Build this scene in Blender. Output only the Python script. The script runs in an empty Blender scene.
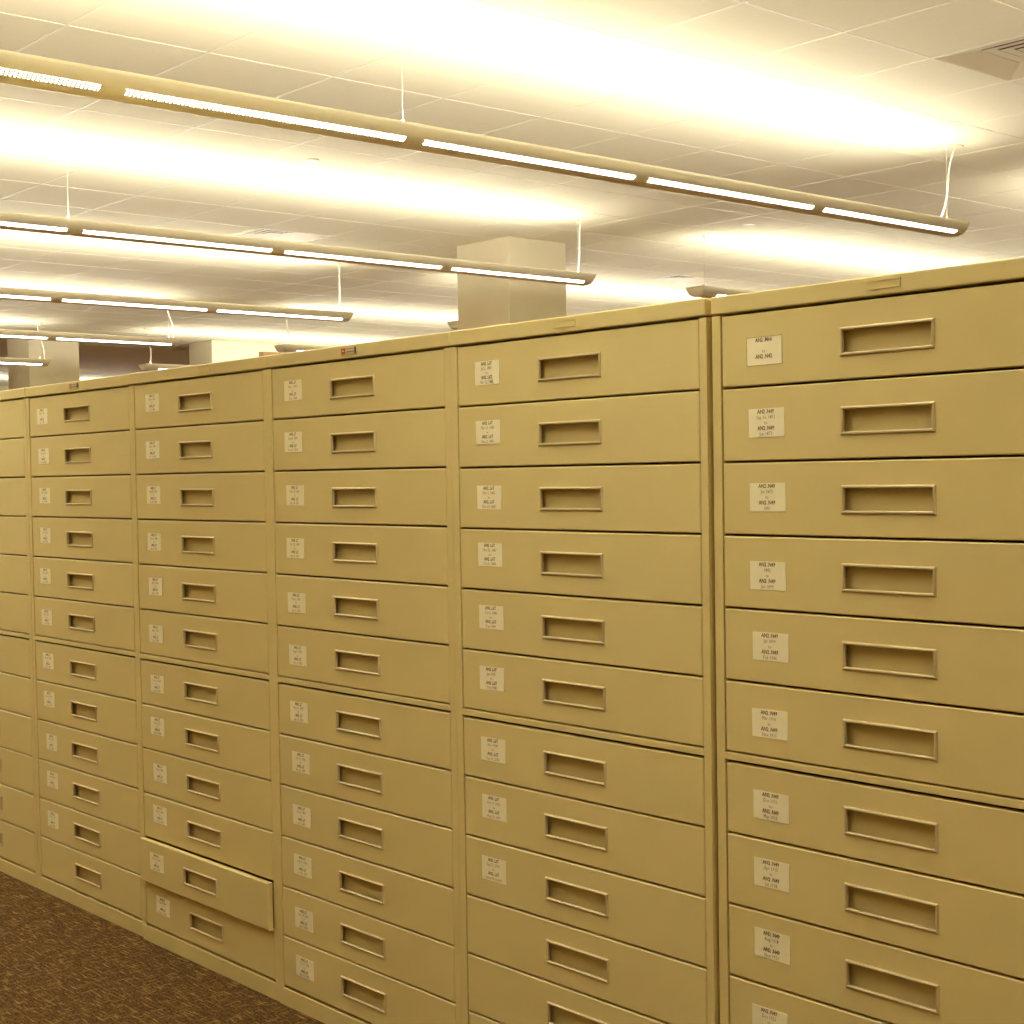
import bpy, bmesh, math, random
from mathutils import Vector, Matrix
random.seed(7)
SC = bpy.context.scene
COL = SC.collection

# ------------------------------------------------------------------ helpers
class MB:
    """collects boxes, quads, tubes and extrusions into one mesh"""
    def __init__(s): s.v = []; s.f = []; s.m = []
    def quad(s, pts, m=0):
        n = len(s.v); s.v += [tuple(p) for p in pts]; s.f.append(tuple(range(n, n+len(pts)))); s.m.append(m)
    def box(s, x0, x1, y0, y1, z0, z1, m=0):
        n = len(s.v)
        s.v += [(x0,y0,z0),(x1,y0,z0),(x1,y1,z0),(x0,y1,z0),(x0,y0,z1),(x1,y0,z1),(x1,y1,z1),(x0,y1,z1)]
        for f in ((0,3,2,1),(4,5,6,7),(0,1,5,4),(1,2,6,5),(2,3,7,6),(3,0,4,7)):
            s.f.append(tuple(n+i for i in f)); s.m.append(m)
    def tube(s, pts, r, k=8, m=0):
        pts = [Vector(p) for p in pts]; rings = []
        for i, p in enumerate(pts):
            t = (pts[min(i+1, len(pts)-1)] - pts[max(i-1, 0)]).normalized()
            a = t.orthogonal() if abs(t.z) < .9 else Vector((1,0,0))
            a = (a - t*a.dot(t)).normalized(); b = t.cross(a)
            n = len(s.v)
            s.v += [tuple(p + a*math.cos(2*math.pi*j/k)*r + b*math.sin(2*math.pi*j/k)*r) for j in range(k)]
            rings.append(n)
        for q in range(len(rings)-1):
            for j in range(k):
                s.f.append((rings[q]+j, rings[q]+(j+1)%k, rings[q+1]+(j+1)%k, rings[q+1]+j)); s.m.append(m)
        s.f.append(tuple(rings[0]+j for j in reversed(range(k)))); s.m.append(m)
        s.f.append(tuple(rings[-1]+j for j in range(k))); s.m.append(m)
    def loft(s, rings, closed=True, caps=False, m=0):
        idx = []
        for r in rings:
            idx.append(len(s.v)); s.v += [tuple(p) for p in r]
        k = len(rings[0])
        for q in range(len(rings)-1):
            for j in range(k if closed else k-1):
                s.f.append((idx[q]+j, idx[q]+(j+1)%k, idx[q+1]+(j+1)%k, idx[q+1]+j)); s.m.append(m)
        if caps:
            s.f.append(tuple(idx[0]+j for j in reversed(range(k)))); s.m.append(m)
            s.f.append(tuple(idx[-1]+j for j in range(k))); s.m.append(m)
    def mesh(s, name, mats, smooth=False, bevel=0):
        me = bpy.data.meshes.new(name)
        me.from_pydata(s.v, [], s.f)
        for m in mats: me.materials.append(m)
        for p, i in zip(me.polygons, s.m): p.material_index = i; p.use_smooth = smooth
        me.update(); return me

def link(name, data, parent=None, loc=(0,0,0)):
    o = bpy.data.objects.new(name, data); COL.objects.link(o)
    o.location = loc
    if parent: o.parent = parent
    return o
def tag(o, label=None, cat=None, group=None, kind=None):
    if label: o['label'] = label
    if cat: o['category'] = cat
    if group: o['group'] = group
    if kind: o['kind'] = kind
    return o
def bevel(o, w, seg=2):
    b = o.modifiers.new('bevel', 'BEVEL'); b.width = w; b.segments = seg; b.limit_method = 'ANGLE'; b.angle_limit = math.radians(40)
    return o

# ------------------------------------------------------------------ materials
def mat(name, col, rough=.5, metal=0., spec=.5):
    m = bpy.data.materials.new(name); m.use_nodes = True
    b = m.node_tree.nodes['Principled BSDF']
    b.inputs['Base Color'].default_value = (*col, 1); b.inputs['Roughness'].default_value = rough
    b.inputs['Metallic'].default_value = metal; b.inputs['Specular IOR Level'].default_value = spec
    return m
def noise_mat(name, c0, c1, scale, rough=.5, bump=0., detail=4, spec=.5, bscale=None, metal=0.):
    m = mat(name, c0, rough, metal, spec); nt = m.node_tree; N = nt.nodes; L = nt.links; b = N['Principled BSDF']
    tc = N.new('ShaderNodeTexCoord'); n = N.new('ShaderNodeTexNoise')
    n.inputs['Scale'].default_value = scale; n.inputs['Detail'].default_value = detail
    L.new(tc.outputs['Object'], n.inputs['Vector'])
    r = N.new('ShaderNodeValToRGB'); r.color_ramp.elements[0].position = .3; r.color_ramp.elements[1].position = .7
    r.color_ramp.elements[0].color = (*c0, 1); r.color_ramp.elements[1].color = (*c1, 1)
    L.new(n.outputs['Fac'], r.inputs['Fac']); L.new(r.outputs['Color'], b.inputs['Base Color'])
    if bump:
        n2 = N.new('ShaderNodeTexNoise'); n2.inputs['Scale'].default_value = bscale or scale*3; n2.inputs['Detail'].default_value = 2
        L.new(tc.outputs['Object'], n2.inputs['Vector'])
        bp = N.new('ShaderNodeBump'); bp.inputs['Strength'].default_value = bump; bp.inputs['Distance'].default_value = .001
        L.new(n2.outputs['Fac'], bp.inputs['Height']); L.new(bp.outputs['Normal'], b.inputs['Normal'])
    return m
def emit(name, col, s):
    m = bpy.data.materials.new(name); m.use_nodes = True; nt = m.node_tree; nt.nodes.clear()
    e = nt.nodes.new('ShaderNodeEmission'); e.inputs[0].default_value = (*col, 1); e.inputs[1].default_value = s
    o = nt.nodes.new('ShaderNodeOutputMaterial'); nt.links.new(e.outputs[0], o.inputs[0]); return m

LAMP = (1.0, .975, .89)
M_steel  = noise_mat('tan enamelled steel', (.665,.542,.224), (.685,.559,.234), 9, .42, .10, 3, .45, 260)
M_bezel  = mat('pale metal handle rim', (.60,.49,.26), .34, .25)
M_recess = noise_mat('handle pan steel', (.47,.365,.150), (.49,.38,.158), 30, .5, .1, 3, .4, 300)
M_inside = mat('drawer interior with gap shade', (.42,.235,.075), .7)
M_paper  = noise_mat('index card paper', (.88,.81,.52), (.91,.84,.55), 60, .55, .05)
M_ink    = mat('faded brown ink', (.30,.17,.05), .7)
M_inkb   = mat('dark brown ink', (.17,.085,.02), .7)
M_red    = mat('red badge enamel', (.50,.06,.02), .4)
M_badge  = mat('cream badge plate', (.72,.62,.36), .35, .2)
M_dark   = mat('dark badge lettering', (.10,.06,.02), .5)
M_ceil   = noise_mat('mineral fibre ceiling tile', (.84,.80,.625), (.86,.82,.645), 40, .9, .25, 6, .2, 220)
M_tee    = mat('white ceiling tee bar', (.86,.82,.66), .5)
M_wall   = noise_mat('cream painted wall', (.69,.62,.43), (.71,.64,.45), 6, .8, .08, 3, .3, 120)
M_house  = mat('white enamelled luminaire', (.86,.80,.62), .38)
M_cable  = mat('steel cable', (.75,.68,.5), .4, .3)
M_cord   = mat('white power cord', (.93,.90,.82), .45)
M_glow   = emit('lit lamp lens', (1.0,.975,.89), 11.0)
M_vent   = mat('air diffuser enamel', (.70,.62,.44), .5)
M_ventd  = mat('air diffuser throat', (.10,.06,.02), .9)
M_brown  = noise_mat('brown laminate', (.30,.18,.06), (.36,.22,.08), 12, .5, .1)
M_plate  = mat('emblem recess', (.58,.47,.23), .5)

def carpet():
    m = mat('flecked brown carpet', (.1,.06,.02), .95, 0, .1); nt = m.node_tree; N = nt.nodes; L = nt.links; b = N['Principled BSDF']
    tc = N.new('ShaderNodeTexCoord')
    def stretched(sx, sy, lo, hi):
        mp = N.new('ShaderNodeMapping'); mp.inputs['Scale'].default_value = (sx, sy, 1); L.new(tc.outputs['Object'], mp.inputs['Vector'])
        n = N.new('ShaderNodeTexNoise'); n.inputs['Scale'].default_value = 1; n.inputs['Detail'].default_value = 3; n.inputs['Roughness'].default_value = .6
        L.new(mp.outputs['Vector'], n.inputs['Vector'])
        r = N.new('ShaderNodeMapRange'); r.inputs['From Min'].default_value = lo; r.inputs['From Max'].default_value = hi
        L.new(n.outputs['Fac'], r.inputs['Value']); return r.outputs['Result']
    a = stretched(20, 165, .54, .70); c = stretched(165, 20, .56, .72); d = stretched(160, 160, .56, .80)
    mx = N.new('ShaderNodeMath'); mx.operation = 'MAXIMUM'; L.new(a, mx.inputs[0]); L.new(c, mx.inputs[1])
    mx2 = N.new('ShaderNodeMath'); mx2.operation = 'MAXIMUM'; L.new(mx.outputs[0], mx2.inputs[0]); L.new(d, mx2.inputs[1]); 
    base = N.new('ShaderNodeTexNoise'); base.inputs['Scale'].default_value = 210; base.inputs['Detail'].default_value = 2; L.new(tc.outputs['Object'], base.inputs['Vector'])
    r1 = N.new('ShaderNodeValToRGB'); e = r1.color_ramp.elements; e[0].position = .38; e[1].position = .64
    e[0].color = (.036,.017,.006,1); e[1].color = (.125,.061,.019,1); L.new(base.outputs['Fac'], r1.inputs['Fac'])
    mix = N.new('ShaderNodeMix'); mix.data_type = 'RGBA'; L.new(mx2.outputs[0], mix.inputs['Factor'])
    L.new(r1.outputs['Color'], mix.inputs[6]); mix.inputs[7].default_value = (.33,.205,.055,1)
    L.new(mix.outputs[2], b.inputs['Base Color'])
    bp = N.new('ShaderNodeBump'); bp.inputs['Strength'].default_value = .6; bp.inputs['Distance'].default_value = .003
    L.new(base.outputs['Fac'], bp.inputs['Height']); L.new(bp.outputs['Normal'], b.inputs['Normal'])
    return m
M_carpet = carpet()
M_panel  = noise_mat('added brown wainscot', (.24,.14,.035), (.28,.16,.04), 6, .7)

# ------------------------------------------------------------------ the room
ZC = 2.946; GX, GY, G = -1.508, 2.593, .6096
X0, X1, Y0, Y1 = -24.5, 5.2, -2.55, 15.5
i0, i1 = math.ceil((X0-GX)/G), math.floor((X1-GX)/G)
j0, j1 = math.ceil((Y0-GY)/G), math.floor((Y1-GY)/G)
xs = [X0]+[GX+i*G for i in range(i0, i1+1)]+[X1]
ys = [Y0]+[GY+j*G for j in range(j0, j1+1)]+[Y1]
vents = [(-1.508+G/2, 3.812+G/2), (-7.604+G/2, 3.812+G/2), (-7.604+G/2, 8.079+G/2)]

b = MB(); b.quad([(X0,Y0,0),(X1,Y0,0),(X1,Y1,0),(X0,Y1,0)])
tag(link('floor', b.mesh('floor', [M_carpet])), 'brown flecked carpet floor', None, None, 'structure')
b = MB()
for xa, xb in zip(xs, xs[1:]):
    for ya, yb in zip(ys, ys[1:]):
        cx, cy = (xa+xb)/2, (ya+yb)/2
        if any(abs(cx-v[0]) < .05 and abs(cy-v[1]) < .05 for v in vents): continue
        b.quad([(xa,ya,ZC),(xa,yb,ZC),(xb,yb,ZC),(xb,ya,ZC)])
b.box(X0-.1, X1+.1, Y0-.1, Y1+.1, ZC+.25, ZC+.3)
ceiling = tag(link('ceiling', b.mesh('ceiling', [M_ceil])), 'suspended ceiling of square tiles', None, None, 'structure')
b = MB(); h = .0070
for x in xs[1:-1]: b.box(x-h, x+h, Y0, Y1, ZC-.0018, ZC+.004)
for y in ys[1:-1]: b.box(X0, X1, y-h, y+h, ZC-.0022, ZC+.0035)
link('tee_grid', b.mesh('tee_grid', [M_tee]), ceiling)
for nm, q in (('wall_left', (X0-.1,X0,Y0-.1,Y1+.1)), ('wall_right', (X1,X1+.1,Y0-.1,Y1+.1)), ('wall_front', (X0,X1,Y0-.1,Y0)), ('wall_back', (X0,X1,Y1,Y1+.1))):
    b = MB(); b.box(*q, -.1, ZC+.3)
    tag(link(nm, b.mesh(nm, [M_wall])), None, None, None, 'structure')
M_brownstrip = noise_mat('brown ceiling strip', (.90,.58,.13), (.93,.61,.15), 5, .6, .1)
b = MB(); b.box(-20.6, -16.1, Y0, Y1, ZC-.0045, ZC-.0025)  # thin brown sheet just below the ceiling tiles
tag(link('trim_2', b.mesh('trim_2', [M_brownstrip])), 'brown strip of ceiling at the far left', None, None, 'structure')
b = MB(); b.box(X0, X1, Y0, Y0+.02, 0, 1.45); b.box(X0, X1, Y0, Y0+.035, 1.45, 1.49)  # unseen wainscot, added so the cabinet fronts darken towards the bottom
tag(link('trim_added', b.mesh('trim_added', [M_panel])), None, None, None, 'structure')
for nm, lab, q in (('column', 'cream square column behind the second tube light from the right', (-6.85,-6.24,5.46,6.03)),
                   ('column', 'cream square column at far left behind the row of lights', (-15.36,-14.75,5.45,6.06)),
                   ('wall_return', 'pale wall return at the far left beyond the columns', (-15.25,-14.67,7.77,9.75))):
    b = MB(); b.box(*q, 0, ZC)
    o = link(nm, b.mesh(nm, [M_wall])); bevel(o, .006); tag(o, lab, None, None, 'structure')

# ------------------------------------------------------------------ cabinets
# drawer edges up the front, from the floor (top of each drawer / bottom of it)
TOPS0 = [1.4348,1.3211,1.2061,1.0912,.9761,.8608,.7305,.6166,.5022,.3864,.2723,.1596]
BOTS0 = [1.3211,1.2061,1.0912,.9761,.8608,.7463,.6166,.5022,.3864,.2723,.1596,.0439]
DEPTH = .72; CAPZ = 1.4655; T = .012

def drawer_mesh(w, hgt, hx0, hx1, hz0, hz1):
    """front panel with the handle opening, and the tray behind it; origin at the panel's top left front corner"""
    b = MB(); e = .0035
    def ring(y, i):  # outer rectangle
        return [(i,y,-i),(w-i,y,-i),(w-i,y,-hgt+i),(i,y,-hgt+i)]
    hole = lambda y: [(hx0,y,hz1),(hx1,y,hz1),(hx1,y,hz0),(hx0,y,hz0)]
    r = .0016
    b.loft([hole(.0015), hole(0), ring(0, r), ring(r, 0), ring(T, 0)])
    b.quad(ring(T, 0))
    b.f = [tuple(reversed(f)) for f in b.f]
    # tray
    t = .003; y0 = .027; y1 = .62; zl = -hgt+.008; zh = -.022
    b.box(.02, .02+t, y0, y1, zl, zh, 1); b.box(w-.02-t, w-.02, y0, y1, zl, zh, 1)
    b.box(.02, w-.02, y0, y1, zl, zl+t, 1); b.box(.02, w-.02, y1, y1+t, zl, zh, 1)
    return b.mesh('drawer', [M_steel, M_inside])
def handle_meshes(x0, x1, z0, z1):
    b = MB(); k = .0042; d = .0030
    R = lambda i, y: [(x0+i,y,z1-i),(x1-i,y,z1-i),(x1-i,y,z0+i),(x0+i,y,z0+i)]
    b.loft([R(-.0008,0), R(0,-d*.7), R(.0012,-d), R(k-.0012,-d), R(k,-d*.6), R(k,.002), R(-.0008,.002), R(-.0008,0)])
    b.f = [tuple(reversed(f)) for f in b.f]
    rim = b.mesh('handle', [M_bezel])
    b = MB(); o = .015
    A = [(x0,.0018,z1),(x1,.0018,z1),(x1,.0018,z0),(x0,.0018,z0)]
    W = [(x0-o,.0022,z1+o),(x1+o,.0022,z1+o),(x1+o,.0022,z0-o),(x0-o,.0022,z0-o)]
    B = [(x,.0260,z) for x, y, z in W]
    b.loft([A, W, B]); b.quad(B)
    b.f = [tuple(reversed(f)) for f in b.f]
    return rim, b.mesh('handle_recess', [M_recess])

HX0, HX1 = .2314, .3922        # handle opening, from the drawer's left edge
def text_mesh(txt, size, bold):
    cu = bpy.data.curves.new('line', 'FONT'); cu.body = txt; cu.size = size; cu.align_x = 'CENTER'; cu.resolution_u = 1
    if bold: cu.offset = .00022
    ob = bpy.data.objects.new('line', cu); COL.objects.link(ob)
    dg = bpy.context.evaluated_depsgraph_get(); dg.update()
    me = bpy.data.meshes.new_from_object(ob.evaluated_get(dg))
    out = ([v.co.copy() for v in me.vertices], [tuple(p.vertices) for p in me.polygons])
    bpy.data.objects.remove(ob); bpy.data.curves.remove(cu); bpy.data.meshes.remove(me)
    return out
TC = {}
def card_mesh(lines, bordered=False):
    b = MB(); w, hg = .0705, .0440
    b.box(0, w, -.0006, 0, -hg, 0, 0)
    if bordered:
        q = .0006
        for r in ((0,w,-q,0),(0,w,-hg,-hg+q),(0,q,-hg,0),(w-q,w,-hg,0)): b.box(r[0], r[1], -.00075, -.0005, r[2], r[3], 1)
    n = 0
    for i, (txt, bold) in enumerate(lines):
        if not txt: continue
        key = (txt, bold)
        if key not in TC: TC[key] = text_mesh(txt, .0088 if bold else .0082, bold)
        vs, fs = TC[key]; base = len(b.v)
        zz = -.0076 - i*.0085
        b.v += [(w*.49+v.x*.89, -.0009, zz+v.y) for v in vs]
        for f in fs: b.f.append(tuple(base+k for k in f)); b.m.append(2 if bold else 1)
    return b.mesh('index_card', [M_paper, M_ink, M_inkb])

def L5(code, a, c): return [(code, True), (a, False), ('to', False), (code, True), (c, False)]
N49 = 'AN2 .N49'
cardsA = [[('AN2 .M66', True), ('', False), ('to', False), ('AN2 .N42', True)],
          L5(N49, 'Sep 16, 1851', 'Jun 1873'), L5(N49, 'Jul 1873', '1881'), L5(N49, '1882', 'Jun 1899'), L5(N49, 'Jul 1899', 'Feb 1906'),
          L5(N49, 'Mar 1906', 'Nov 1911'), L5(N49, 'Dec 1911', 'Mar 1915'), L5(N49, 'Apr 1915', 'Jul 1918'), L5(N49, 'Aug 1918', 'Nov 1921'), L5(N49, 'Dec 1921', '')]
L67 = 'AN2 .L6T'
cardsB = [L5(L67, a, c) for a, c in (('Jul 2, 1881','Mar 12, 1885'),('Mar 13, 1885','Nov 2, 1886'),('Nov 3, 1886','Nov 24, 1887'),('Nov 25, 1887','Oct 5, 1888'),
          ('Oct 6, 1888','Dec 1989'),('Jan 1990','Oct 1998'),('Nov 1998','Sep 10, 2000'),('Oct 11, 2000','Aug 20, 2001'),('Sep 21, 2001','Latest Received'))]
MON = ['Jan','Feb','Mar','Apr','May','Jun','Jul','Aug','Sep','Oct','Nov','Dec']
def seq(n, year, step, code):
    out = []; m = 4
    for k in range(n):
        y = year+int(k*step); a = f'{MON[(m+3*k)%12]} {1+(k*7)%27}, {y}'; c = f'{MON[(m+3*k+2)%12]} {2+(k*11)%27}, {y+int(step)}'
        out.append(L5(code, a, c))
    return out
cardsC = seq(12, 1867, 1, 'AN2 .L7'); cardsD = seq(12, 1842, 2, 'AN2 .L7'); cardsE = seq(11, 1821, 2, 'AN2 .J7')
PA = [(0.0516,-0.0396),(0.0539,-0.0363),(0.0549,-0.0358),(0.0544,-0.042),(0.0582,-0.0368),(0.055,-0.0421),(0.0559,-0.0396),(0.0556,-0.0323),(0.0549,-0.0294),(0.0482,-0.0371)]
PB = [(0.0519,-0.0331),(0.0531,-0.03),(0.0538,-0.0359),(0.0534,-0.0279),(0.0529,-0.0305),(0.0517,-0.0306),(0.0532,-0.0341),(0.0525,-0.0297),(0.0494,-0.0329)]
PC = [(.0508,-.0308),(.0481,-.0298),(.0501,-.0315),(.0481,-.0326),(.0488,-.0384),(.0484,-.0395),(.0485,-.0343),(.0521,-.0321),(.0516,-.0366),(.0515,-.0316),(.051,-.0375),(.0514,-.0335)]
PD = [(0.0601,-0.0272),(0.0568,-0.032),(0.057,-0.0303),(0.0532,-0.0335),(0.0561,-0.0316),(0.0511,-0.0369),(0.0527,-0.0341),(0.05,-0.0285),(0.0559,-0.0328),(0.0516,-0.024),(.0545,-.0290),(0.0556,-0.0309)]
PE = [(0.0521,-0.0344),(0.0539,-0.0344),(0.0558,-0.0318),(0.0535,-0.03),(0.0476,-0.0318),(0.0491,-0.035),(0.0503,-0.0294),(0.051,-0.0262),(0.0598,-0.0348),(0.058,-0.0271),(0.0542,-0.0292)]

dcache = {}
def build_cabinet(xl, wd, left, right, cards, pos, label, badge, pulled=None, depth0=0., dz=0.):
    """xl: left edge of the drawers; left/right: outer faces of the cabinet"""
    root = tag(link('microfilm_cabinet', None, None, (xl, depth0, 0)), label, 'cabinet', 'steel drawer cabinets in the row')
    root.empty_display_size = .1
    TOPS = [z+dz*min(1, i/2) for i, z in enumerate(TOPS0)]; BOTS = [z+dz*min(1, (i+1)/2) for i, z in enumerate(BOTS0)]
    l, r = left-xl, right-xl
    # carcass: sides, back, floor panels, stiles and the rail between the two stacks
    b = MB(); s = .0015
    b.box(l, l+s, .010, DEPTH, .0, TOPS[0]); b.box(r-s, r, .010, DEPTH, 0, TOPS[0]); b.box(l, r, DEPTH-s, DEPTH, 0, TOPS[0])
    g = .0022
    b.box(l, -g, .0, .010, .0, TOPS[0]); b.box(wd+g, r, .0, .010, .0, TOPS[0])
    b.box(-g, wd+g, -.0005, .020, TOPS[6]+.0035, BOTS[5]-.001)
    b.box(-g, wd+g, -.0005, .020, 0, BOTS[11]-.0045)
    for z in TOPS[1:6]+TOPS[7:]: b.box(-g, wd+g, .0128, .60, z-.0015-.003, z+.0005-.003, 1)
    b.box(-g, wd+g, .55, .56, .01, TOPS[0], 1)
    b.box(-g-.001, -g+.0005, .0085, .56, .01, TOPS[0], 1); b.box(wd+g-.0005, wd+g+.001, .0085, .56, .01, TOPS[0], 1)  # dark strips lining the stiles, gap shade put into the colour
    c = link('carcass', b.mesh('carcass', [M_steel, M_inside]), root); bevel(c, .0012)
    b = MB(); b.box(l, r, -.0025, DEPTH, TOPS[0]+.0025, CAPZ)
    c = link('top_cap', b.mesh('top_cap', [M_steel]), root); bevel(c, .0025)
    bx0, bz0, bz1 = badge[1], 1.4462, 1.4590
    if badge[0] == 'red':
        w = .054; b = MB()
        b.box(bx0, bx0+w, -.0050, -.0024, bz0, bz1, 0)
        b.box(bx0+.0005, bx0+.015, -.0056, -.0050, bz0+.0008, bz1-.0008, 1)
        b.box(bx0+.004, bx0+.011, -.0060, -.0056, bz0+.0052, bz0+.0078, 0)
        b.box(bx0+w-.006, bx0+w, -.0056, -.0050, bz0, bz1, 2)
        for k in range(6):
            xx = bx0+.0185+k*.0048
            b.box(xx, xx+.0032, -.0055, -.0050, bz0+.0028, bz0+.0048+.0016*(k % 2), 2)
        b.box(bx0+.017, bx0+w-.008, -.0054, -.0050, bz1-.0032, bz1-.0020, 2)
        c = link('badge', b.mesh('badge', [M_badge, M_red, M_dark]), root); tag(c, 'small red and cream maker badge')
    else:
        w = .058; b = MB(); q = .0016
        b.box(bx0, bx0+w, -.0030, -.0024, bz0, bz1, 0)
        b.box(bx0, bx0+w, -.0040, -.0024, bz1-q, bz1, 0); b.box(bx0, bx0+w, -.0038, -.0024, bz0, bz0+q, 0)
        b.box(bx0, bx0+q, -.0032, -.0024, bz0, bz1, 0); b.box(bx0+w-q, bx0+w, -.0032, -.0024, bz0, bz1, 0)
        link('emblem_holder', b.mesh('emblem_holder', [M_steel]), root)
    for i in range(12):
        zt, zb = TOPS[i], BOTS[i]
        gt = .0017; gb = .0019; hgt = (zt-gt)-(zb+gb)
        zc = (zt+zb)/2-.001; hz = (zc+.0205-(zt-gt), zc-.0205-(zt-gt))
        key = (round(wd,4), round(hgt,5), round(hz[0],5))
        if key not in dcache:
            dcache[key] = (drawer_mesh(wd, hgt, HX0, HX1, hz[1], hz[0]), *handle_meshes(HX0, HX1, hz[1], hz[0]))
        dm, rim, pan = dcache[key]
        y = .0008 + random.uniform(-.0006, .0008)
        if i == pulled: y = -.0135
        d = link('drawer', dm, root, (0, y, zt-gt))
        if i == pulled: tag(d, 'drawer pulled slightly open')
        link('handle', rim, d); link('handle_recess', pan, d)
        if i < len(cards) and cards[i]:
            px, pz = pos[i]
            o = link('index_card', card_mesh(cards[i], len(cards[i]) == 4), d, (px, -.0001, pz+gt-dz*min(1, i/2)))
            o.rotation_euler.y = math.radians(random.uniform(-.7, .7))
    return root

WD = .6235; P = .6673
build_cabinet(.6635, WD, .6435, .6635+WD+.021, cardsA, PA, 'tan drawer cabinet at the right end of the row, cut off by the picture edge', ('plain', .281), None, .0038, -.0026)
build_cabinet(0, .6190, -.0208, .6365, cardsB, PB, 'tan drawer cabinet, second from the right, its three lowest drawers without index cards', ('plain', .276), None, -.0016, -.0022)
build_cabinet(-P, WD, -P-.0200, -.0228, cardsC, PC, 'tan drawer cabinet mid-row with red badge on top and every drawer shut', ('red', .2838), None, 0)
build_cabinet(-2*P, WD, -2*P-.0200, -P-.0222, cardsD, PD, 'tan drawer cabinet with the second drawer from the bottom pulled slightly open', ('plain', .338), 10, .0028)
build_cabinet(-3*P, WD, -3*P-.0200, -2*P-.0222, cardsE, PE, 'tan drawer cabinet second from the left, only its bottom drawer lacking an index card', ('red', .283), None, .0094)
build_cabinet(-4*P, WD, -4*P-.0200, -3*P-.0222, [], [], 'tan drawer cabinet at the far left end of the row, mostly outside the picture', ('plain', .298), None, .0094)

# ------------------------------------------------------------------ suspended tube lights
A_, B_, ZT0 = .090, .074, 2.545      # half width, depth, height of the rim
NP = 28
def sup(t):      # rounded-square half profile, t = angle from the +x rim through the bottom to the -x rim
    c, q = math.cos(t), math.sin(t)
    return math.copysign(abs(c)**.8, c), abs(q)**.8
def prof(a, bb, y, z=ZT0): return [(a*sup(math.pi*k/NP)[0], y, z-bb*sup(math.pi*k/NP)[1]) for k in range(NP+1)]
MOD = 1.228
mcache = {}
def slot_meshes(side):
    if side in mcache: return mcache[side]
    n = 6; ln = MOD-.085
    t0, t1 = [math.acos(side*q**1.25) for q in (.56, .80)]
    if side < 0: t0, t1 = t1, t0
    def arc(y, e): return [((A_+e)*sup(t0+(t1-t0)*k/n)[0], y, -(B_+e)*sup(t0+(t1-t0)*k/n)[1]) for k in range(n+1)]
    b = MB(); b.loft([arc(-ln/2, .0001), arc(ln/2, .0001)], closed=False)
    lens = b.mesh('lens', [M_glow])
    b = MB(); p = .0147; k = int(ln/p)
    for i in range(k+1):
        y = -ln/2+i*p
        lo, hi = arc(y, -.0001), arc(y, .0007); lo2, hi2 = arc(y+.0078, -.0001), arc(y+.0078, .0007)
        b.loft([lo, hi, hi2, lo2], closed=False)
    bars = b.mesh('slit_bars', [M_house])
    mcache[side] = (lens, bars); return mcache[side]
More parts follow.
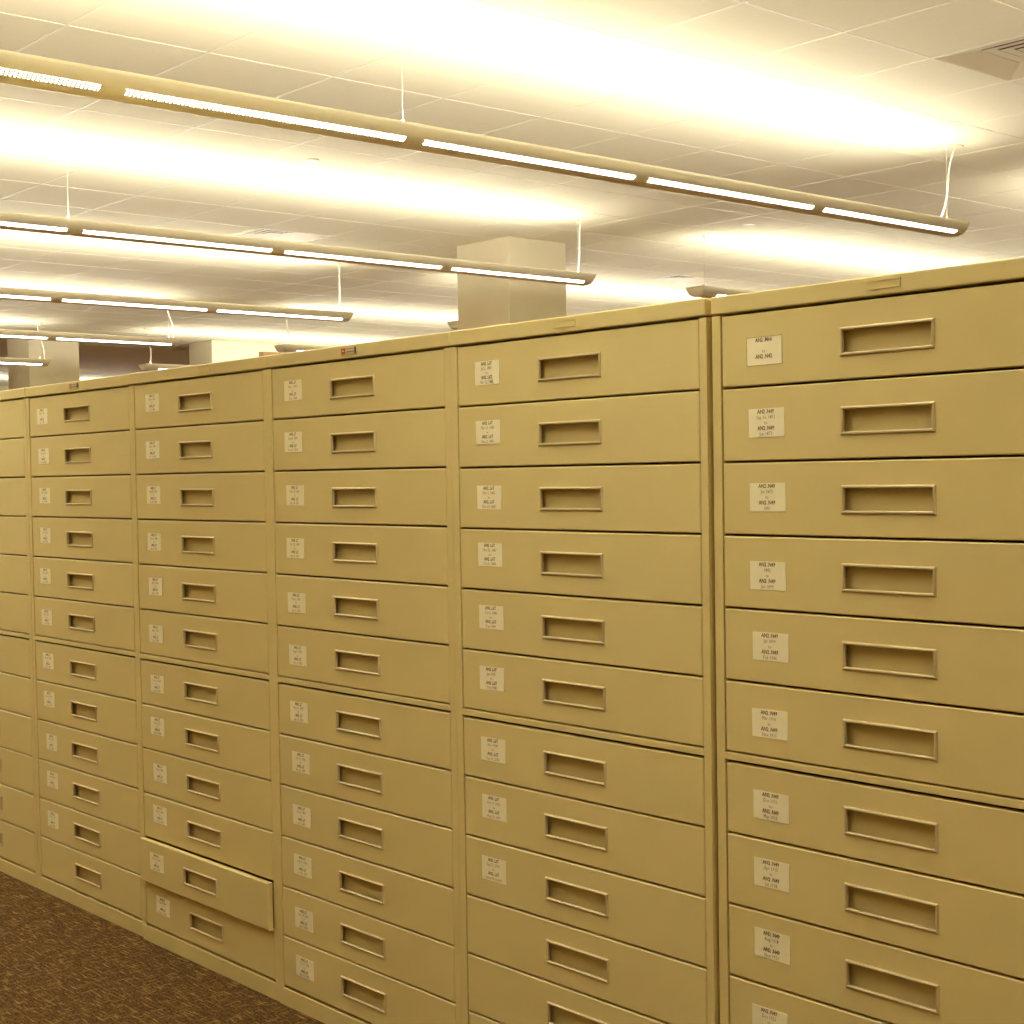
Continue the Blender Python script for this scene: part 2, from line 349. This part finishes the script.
def tube_light(x, y0, y1, label, group, end_gap=.058, cables=(), cords=(), power=1., ZT=ZT0, down=1.):
    """housing from y0 to y1 with slot modules; cables: y positions; cords: (y, wobble)"""
    root = tag(link('pendant_light', None, None, (x, 0, 0)), label, 'light', group); root.empty_display_size = .1
    c = .024
    ya, yb = y0+c, y1-c
    b = MB()
    inner = lambda y: [(px*.90, y, ZT-(ZT-pz)*.90) for px, _, pz in prof(A_, B_, y, ZT)]
    ring = lambda y: prof(A_, B_, y, ZT)+list(reversed(inner(y)))
    b.loft([ring(ya), ring(yb)], closed=True, caps=False)
    link('housing', b.mesh('housing', [M_house], True), root).data.polygons.foreach_set
    for sgn, ye in ((-1, ya), (1, yb)):
        b = MB(); rs = []
        for k in range(8):
            t = k/7*math.pi/2
            rs.append([(px, ye+sgn*c*math.sin(t), pz) for px, _, pz in prof(A_, max(B_*math.cos(t), .006), 0, ZT)])
        b.loft(rs, closed=False)
        b.loft([[(q[0], q[1], ZT) for q in (rs[0][0], rs[0][-1])], [(A_, ye+sgn*c, ZT), (-A_, ye+sgn*c, ZT)]], closed=False)
        b.quad([rs[-1][0], rs[-1][-1], (-A_, ye+sgn*c, ZT), (A_, ye+sgn*c, ZT)])
        b.quad(prof(A_, B_, ye, ZT))
        link('end_cap', b.mesh('end_cap', [M_house], True), root)
    n = int(round((y1-y0-2*end_gap)/MOD))
    for k in range(n):
        yc = y1-end_gap-MOD*(k+.5)+.005
        for side in (1, -1):
            lens, bars = slot_meshes(side)
            s = link('light_slot', lens, root, (0, yc, ZT)); link('slit_bars', bars, s)
    for yc in cables:
        b = MB(); b.tube([(0,yc,ZT-.01),(0,yc,ZC)], .0013, 6)
        link('suspension_cable', b.mesh('suspension_cable', [M_cable]), root)
        b = MB(); b.tube([(0,yc,ZC-.024),(0,yc,ZC)], .0075, 10); b.tube([(0,yc,ZC-.003),(0,yc,ZC)], .020, 14)
        b.tube([(0,yc,ZT+.000),(0,yc,ZT+.030)], .006, 10); b.box(-A_*.97, A_*.97, yc-.013, yc+.013, ZT-.008, ZT+.002)
        link('cable_fitting', b.mesh('cable_fitting', [M_house]), root)
    for yc, sgn, wob in cords:
        b = MB(); pts = []
        for k in range(17):
            t = k/16; z = ZT-.004+(ZC-ZT+.004)*t
            pts.append((sgn*.012*0+wob*.006*math.sin(t*2*math.pi), yc+sgn*(-.045+.085*t)+wob*.012*math.sin(t*2*math.pi*.9), z))
        b.tube(pts, .0052, 8)
        link('power_cord', b.mesh('power_cord', [M_cord], True), root)
        b = MB(); b.tube([(0,yc+sgn*.02,ZC-.007),(0,yc+sgn*.02,ZC)], .062, 24)
        link('ceiling_canopy', b.mesh('ceiling_canopy', [M_house]), root)
    for sgn in (-1, 1):     # the pair of lamps in the trough, tilted outwards
        la = bpy.data.lights.new('tube_lamp', 'AREA'); la.shape = 'RECTANGLE'; la.size = .045; la.size_y = (y1-y0)-.3
        la.color = LAMP; la.energy = UP*power*(y1-y0)/2
        lo = link('tube_lamp', la, root, (sgn*.030, (y0+y1)/2, ZT-.006)); lo.rotation_euler = (math.pi, math.radians(-sgn*TILT), 0)
    # added fill for the cabinet fronts, cut off 73 degrees from straight down
    la = bpy.data.lights.new('down_fill', 'AREA'); la.shape = 'RECTANGLE'; la.size = .05; la.size_y = (y1-y0)-.2
    la.color = LAMP; la.energy = DOWN_FILL*down*(y1-y0); la.spread = math.radians(146)
    link('down_fill', la, root, (0, (y0+y1)/2, ZT-B_-.003))
    return root
DOWN_FILL = 4.6
UP = 5.3
NEAR = 'tube lights ending over the cabinets'; FAR = 'tube lights starting beyond the gap'
TILT = 58
near = [(-2.46, 5.450, 2.530, 'suspended tube light, longest and nearest, crossing the top of the picture to the right', 1), (-5.36, 5.418, 2.562, 'suspended tube light just below the nearest one, ending in front of the square column', .3),
        (-8.09, 5.300, 2.540, 'third suspended tube light down from the top, ending left of the square column', .3), (-10.98, 5.310, 2.552, 'fourth suspended tube light from the top, its end hanging before the dark ceiling strip', 1), (-13.83, 5.270, 2.545, 'short lowest suspended tube light at the left, in front of the far column', 1)]
for (x, ye, zt, lab, wob), sl in zip(near, (1.9, .45, .2, -.8, -.7)):
    tube_light(x, ye-6*MOD-.18, ye, lab, NEAR, cables=(ye-7.4, ye-3.74, ye-.085), cords=((ye-.07, sl, wob),), ZT=zt)
far = [(-2.46, 6.45, 2.545, 'suspended tube light beyond the gap, past the right edge of the picture'), (-5.36, 6.50, 2.562, 'suspended tube light whose blunt end peeks over the two right-hand cabinets'), (-8.09, 6.40, 2.540, 'suspended tube light whose tip shows just left of the square column'),
       (-10.98, 6.44, 2.552, 'suspended tube light whose blunt end shows before the pale wall, above the middle cabinet'), (-13.83, 6.39, 2.545, 'suspended tube light with a corded blunt end in front of the dark ceiling strip')]
for x, y0, zt, lab in far:
    tube_light(x, y0, y0+6*MOD+.18, lab, FAR, cables=(y0+.11, y0+3.8), cords=((y0+.10, .15, 1.2),) if x < -9 else (), ZT=zt)
for x in (.42, 3.25):
    tube_light(x, 5.48-6*MOD-.18, 5.48, 'suspended tube light in front of the cabinets, outside the picture', 'tube lights outside the picture', cables=(-1.9, 1.70, 5.375), power=1.1, down=.72)
for y0 in (-1.5, 6.5):
    tube_light(-22.2, y0, y0+6*MOD+.18, 'suspended tube light at the far left wall, hidden behind the cabinets', 'tube lights outside the picture', cables=(y0+.5, y0+5))

# ------------------------------------------------------------------ ceiling fittings
def air_diffuser(cx, cy, label):
    root = tag(link('air_diffuser', None, None, (cx, cy, ZC)), label, 'vent', 'square ceiling air diffusers')
    hs = G/2-.0085
    sq = lambda h_, z: [(-h_,-h_,z),(h_,-h_,z),(h_,h_,z),(-h_,h_,z)]
    b = MB(); b.loft([sq(hs+.01, .002), sq(hs, .0), sq(hs-.012, .0), sq(.160, .028), sq(.160, .06)])
    link('frame', b.mesh('frame', [M_vent]), root)
    for r0_, r1_ in ((.153, .109), (.100, .060), (.051, .0)):
        b = MB(); zz = .026
        b.loft([sq(r0_, zz), sq(r1_, zz+.003)])
        link('cone_ring', b.mesh('cone_ring', [M_vent]), root)
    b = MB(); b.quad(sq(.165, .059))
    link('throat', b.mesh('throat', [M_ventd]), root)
air_diffuser(*vents[0], 'square air diffuser in the ceiling at the top right corner')
air_diffuser(*vents[1], 'square air diffuser in the ceiling above the second tube light at left')
air_diffuser(*vents[2], 'square air diffuser in the ceiling right of the square column')
for x, y, lab in ((-4.858, 2.867, 'small round sprinkler cover in the ceiling, left of centre below the nearest light'), (-4.82, 6.488, 'small round sprinkler cover in the ceiling, below the end of the nearest light')):
    b = MB(); b.tube([(x,y,ZC-.006),(x,y,ZC+.002)], .04, 24)
    tag(link('ceiling_sprinkler_cover', b.mesh('ceiling_sprinkler_cover', [M_house])), lab, 'sprinkler cover', 'ceiling sprinkler covers')

# brown partition screen standing behind the row
sx, sy, sh = -5.93, 3.15, 1.980
root = tag(link('partition_screen', None, None, (sx, sy, 0)), 'brown partition screen behind the cabinets, only its top corner showing', 'screen')
b = MB(); b.box(.006, .044, .02, 1.58, .12, sh-.03)
link('panel', b.mesh('panel', [M_brown]), root)
b = MB(); b.box(0, .05, 0, 1.60, sh-.03, sh); o = link('top_rail', b.mesh('top_rail', [M_brown]), root); bevel(o, .003)
for y in (0, 1.55):
    b = MB(); b.box(0, .05, y, y+.05, .03, sh-.03); link('post', b.mesh('post', [M_brown]), root)
    b = MB(); b.box(-.18, .23, y, y+.05, 0, .03); link('foot', b.mesh('foot', [M_brown]), root)

# ------------------------------------------------------------------ camera
yaw, pitch, roll = -.843698, -.032705, -.015310
f = 1520.637
fwd = Vector((math.sin(yaw)*math.cos(pitch), math.cos(yaw)*math.cos(pitch), math.sin(pitch)))
r0 = Vector((math.cos(yaw), -math.sin(yaw), 0)); u0 = r0.cross(fwd)
r = math.cos(roll)*r0+math.sin(roll)*u0; u = -math.sin(roll)*r0+math.cos(roll)*u0
cam = bpy.data.cameras.new('camera'); co = link('camera', cam)
co.matrix_world = Matrix(((r.x,u.x,-fwd.x,2.27467),(r.y,u.y,-fwd.y,-1.811),(r.z,u.z,-fwd.z,1.186),(0,0,0,1)))
cam.sensor_width = 36; cam.sensor_fit = 'HORIZONTAL'; cam.lens = f/1024*36
cam.shift_x = -31.846/1024; cam.shift_y = 13.968/1024
cam.clip_start = .05; cam.clip_end = 100
SC.camera = co

w = bpy.data.worlds.new('world'); SC.world = w; w.use_nodes = True
w.node_tree.nodes['Background'].inputs[0].default_value = (0,0,0,1)
SC.view_settings.view_transform = 'Standard'; SC.view_settings.look = 'None'
SC.view_settings.exposure = 1.06; SC.view_settings.gamma = 1
SC.view_settings.use_curve_mapping = False
SC.cycles.use_denoising = True
SC.cycles.max_bounces = 12; SC.cycles.diffuse_bounces = 8; SC.cycles.caustics_reflective = False; SC.cycles.caustics_refractive = False
